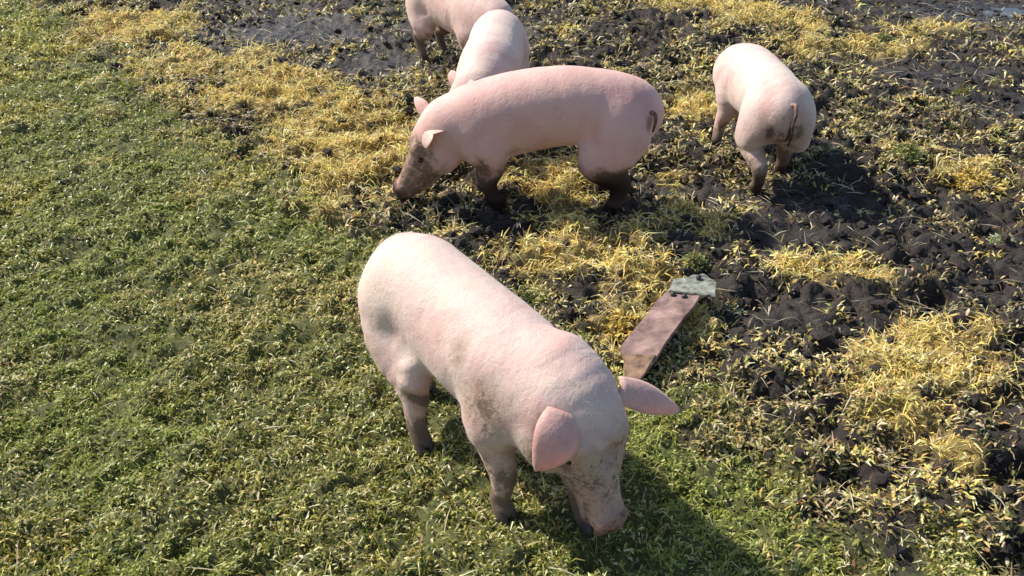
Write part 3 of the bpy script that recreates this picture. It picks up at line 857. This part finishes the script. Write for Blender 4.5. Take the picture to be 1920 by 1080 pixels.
tag(clods('mud_crumbs', 0, [(NEAR, 1000), (MID, 800), (FAR, 350)], (.004, .026)), 'dark crumbs of churned mud strewn between the weeds', 'mud crumbs', kind='stuff')

# ------------------------------------------------------------------ standing water in the wet hollows
wm = NT('puddle_water')
wm.p.inputs['Base Color'].default_value = (.035, .03, .027, 1)
wm.p.inputs['Roughness'].default_value = .12
wm.l(wm.bump(wm.noise(30, 3, .5, wm.n('TexCoord').outputs['Object']), .12, .004), wm.p.inputs['Normal'])
for px, py, rx, ry, zz in ((1700, 125, 230, 45, -.05), (1890, 200, 150, 45, -.05), (1330, 360, 110, 35, -.052), (1540, 400, 150, 45, -.052), (1870, 30, 190, 30, -.05), (600, 60, 190, 40, -.052)):
    cx, cy = g(px, py); x2, _ = g(px + rx, py); _, yt = g(px, py - ry); _, yb = g(px, py + ry)
    a, b = x2 - cx, (yt - yb) / 2
    ring = [(cx + a * math.cos(t) * (1 + .12 * math.sin(3 * t + px)), cy + b * math.sin(t) * (1 + .12 * math.sin(2 * t + py)), zz) for t in np.linspace(0, 2 * math.pi, 40, endpoint=False)]
    V = [(cx, cy, zz)] + ring
    F = [(0, 1 + k, 1 + (k + 1) % 40) for k in range(40)]
    tag(mesh_np('puddle', V, F, wm.m), kind='structure')

# ------------------------------------------------------------------ broken board in the moss
def gz(px, py, z):
    v = (py - 540) / FPX
    d = (CAM_H - z) / (math.sin(PITCH) + v * math.cos(PITCH))
    return Vector(((px - 960) / FPX * d, d * (math.cos(PITCH) - v * math.sin(PITCH)), z))
M_pink = simple('scuffed_pink', (.21, .14, .125), .85, 16, .65, .008, .2)
M_rust = simple('stained_orange', (.17, .105, .07), .85, 30, .6, .003, .3)
M_pale = simple('pale_green_paint', (.19, .20, .165), .7, 40, .7, .003, .3)
M_iron = simple('dark_iron', (.03, .028, .03), .5, 40, .4, .001)
def slab(name, pts, thick, mat, parent, o0):
    """pts: (px, py, z) outline, sampled with slightly ragged edges; gets real thickness"""
    P = [gz(*p) for p in pts]; Q_ = []
    for i, p in enumerate(P):
        q = P[(i + 1) % len(P)]
        for k in range(6):
            t = k / 6; c = p.lerp(q, t); j = .0035 if k else .0
            Q_.append(c + Vector((random.uniform(-j, j), random.uniform(-j, j), 0)))
    bm = __import__('bmesh').new()
    vs = [bm.verts.new(q - o0) for q in Q_]
    f = bm.faces.new(vs)
    import bmesh
    bmesh.ops.recalc_face_normals(bm, faces=[f])
    f.normal_update()
    if f.normal.z < 0: f.normal_flip()
    r = bmesh.ops.extrude_face_region(bm, geom=[f])
    bmesh.ops.translate(bm, vec=(0, 0, -thick), verts=[v for v in r['geom'] if isinstance(v, bmesh.types.BMVert)])
    bmesh.ops.recalc_face_normals(bm, faces=bm.faces[:])
    bmesh.ops.bevel(bm, geom=[e for e in bm.edges if not e.is_boundary and e.calc_face_angle(0) > .9 and abs(e.verts[0].co.z - e.verts[1].co.z) < thick * .7], offset=.002, segments=2, affect='EDGES')
    me = bpy.data.meshes.new(name); bm.to_mesh(me); bm.free(); me.materials.append(mat)
    o = bpy.data.objects.new(name, me); C.objects.link(o); o.parent = parent
    return o
b0 = gz(1240, 640, 0)
bd = empty('broken_board', b0)
tag(bd, 'scuffed pink board lying tilted in the yellow moss beside the nearest pig', 'board')
slab('plank', [(1180, 690, .035), (1163, 650, .03), (1228, 566, .045), (1250, 545, .05), (1314, 553, .075), (1216, 690, .06)], .016, M_pink, bd, b0)
slab('broken_end', [(1178, 738, .036), (1172, 700, .038), (1168, 662, .040), (1230, 665, .066), (1194, 722, .052)], .012, M_rust, bd, b0)
slab('end_plate', [(1254, 545, .066), (1262, 523, .070), (1318, 512, .082), (1343, 528, .086), (1342, 556, .084), (1318, 552, .083)], .008, M_pale, bd, b0)
for bx, by, bz in ((1262, 552, .061), (1283, 556, .068), (1310, 520, .088)):
    c = gz(bx, by, bz) - b0; V = []; F = []
    for i, (r, h) in enumerate(((.009, -.006), (.010, .004), (.007, .008), (.001, .009))):
        V += [(c.x + r * math.cos(k * math.pi / 5), c.y + r * math.sin(k * math.pi / 5), c.z + h) for k in range(10)]
    for i in range(3): F += [(i * 10 + k, i * 10 + (k + 1) % 10, i * 10 + 10 + (k + 1) % 10, i * 10 + 10 + k) for k in range(10)]
    mesh_np('bolt', V, F, M_iron, bd, True)

# ------------------------------------------------------------------ weeds one can tell apart
def weed(name, px, py, r, h, cols, label, n=90, group='single weeds on the mud'):
    cx, cy = g(px, py); cz = float(height(np.array([cx]), np.array([cy]))[0])
    n = n * 4
    ox = rng.normal(0, r * .36, n); oy = rng.normal(0, r * .3, n)
    az = np.arctan2(oy, ox) + rng.normal(0, .5, n)
    z0 = rng.uniform(0, h * .6, n) * np.exp(-(ox ** 2 + oy ** 2) / (r * r * .2))
    V, Q, Cc = leaves(np.stack([ox, oy, z0 - .004], 1), az, rng.uniform(.25, .6, n) * r * .6, rng.uniform(.06, .13, n) * r, rng.uniform(.4, 1.4, n), rng.uniform(.3, 1.6, n), pal(n, cols, (2, 2, 1)), rng.normal(0, .4, n))
    root = empty(name, (cx, cy, cz), rng.uniform(0, 6))
    mesh_np('foliage', V, Q, M_weed, root, False, {'tint': Cc})
    tv, tq = [], []; o = 0
    for k in range(7):
        a = rng.uniform(0, 6.28); e = rng.uniform(.3, .6) * r
        v, q = tube([(0, 0, -.01), (e * .3 * math.cos(a), e * .3 * math.sin(a), h * .5), (e * math.cos(a), e * math.sin(a), h)], [.0028, .002, .001], 5)
        tv.append(v); tq.append(q + o); o += len(v)
    V = np.vstack(tv)
    mesh_np('stem', V, np.vstack(tq), M_weed, root, True, {'tint': np.tile([.22, .18, .07], (len(V), 1))})
    tag(root, label, 'weed', group)
OLV = [(.16, .19, .05), (.30, .30, .09), (.42, .40, .18)]
YLW = [(.66, .46, .10), (.74, .58, .18), (.40, .30, .08)]
PAL = [(.34, .38, .20), (.48, .50, .32), (.22, .27, .12)]
weed('weed', 1750, 205, .11, .12, OLV, 'tall olive weed on the mud to the right of the walking pig')
weed('weed', 1695, 318, .10, .09, OLV, 'olive green weed just left of the bright yellow clump')
weed('weed', 1820, 352, .15, .08, YLW, 'bright yellow weed clump standing alone near the right edge', 160)
weed('weed', 1655, 78, .11, .10, OLV, 'olive weed beside the far yellow streak near the top edge')
weed('weed', 1375, 560, .055, .05, PAL, 'small pale green weed right of the broken board')
weed('weed', 1805, 175, .08, .07, OLV, 'low olive weed at the edge of the upper right puddle')
weed('weed', 1880, 460, .08, .07, PAL, 'greyish green weed against the right edge of the view')
weed('weed', 1540, 300, .06, .05, PAL, 'tiny pale weed beside the walking pig in its shadow')
weed('weed', 1000, 118, .07, .06, YLW, 'yellowish weed poking up behind the rump of the cream pig')
weed('weed', 870, 395, .06, .06, PAL, 'pale leafy weed between the front legs of the side-on pig')
weed('moss_clump', 1168, 610, .10, .07, YLW, 'golden moss clump against the lower left edge of the broken board', 120, 'moss clumps round the board')
weed('moss_clump', 1215, 545, .10, .08, YLW, 'golden moss clump against the upper left edge of the broken board', 120, 'moss clumps round the board')
weed('moss_clump', 1300, 505, .07, .08, OLV, 'olive moss clump behind the pale end of the broken board', 90, 'moss clumps round the board')
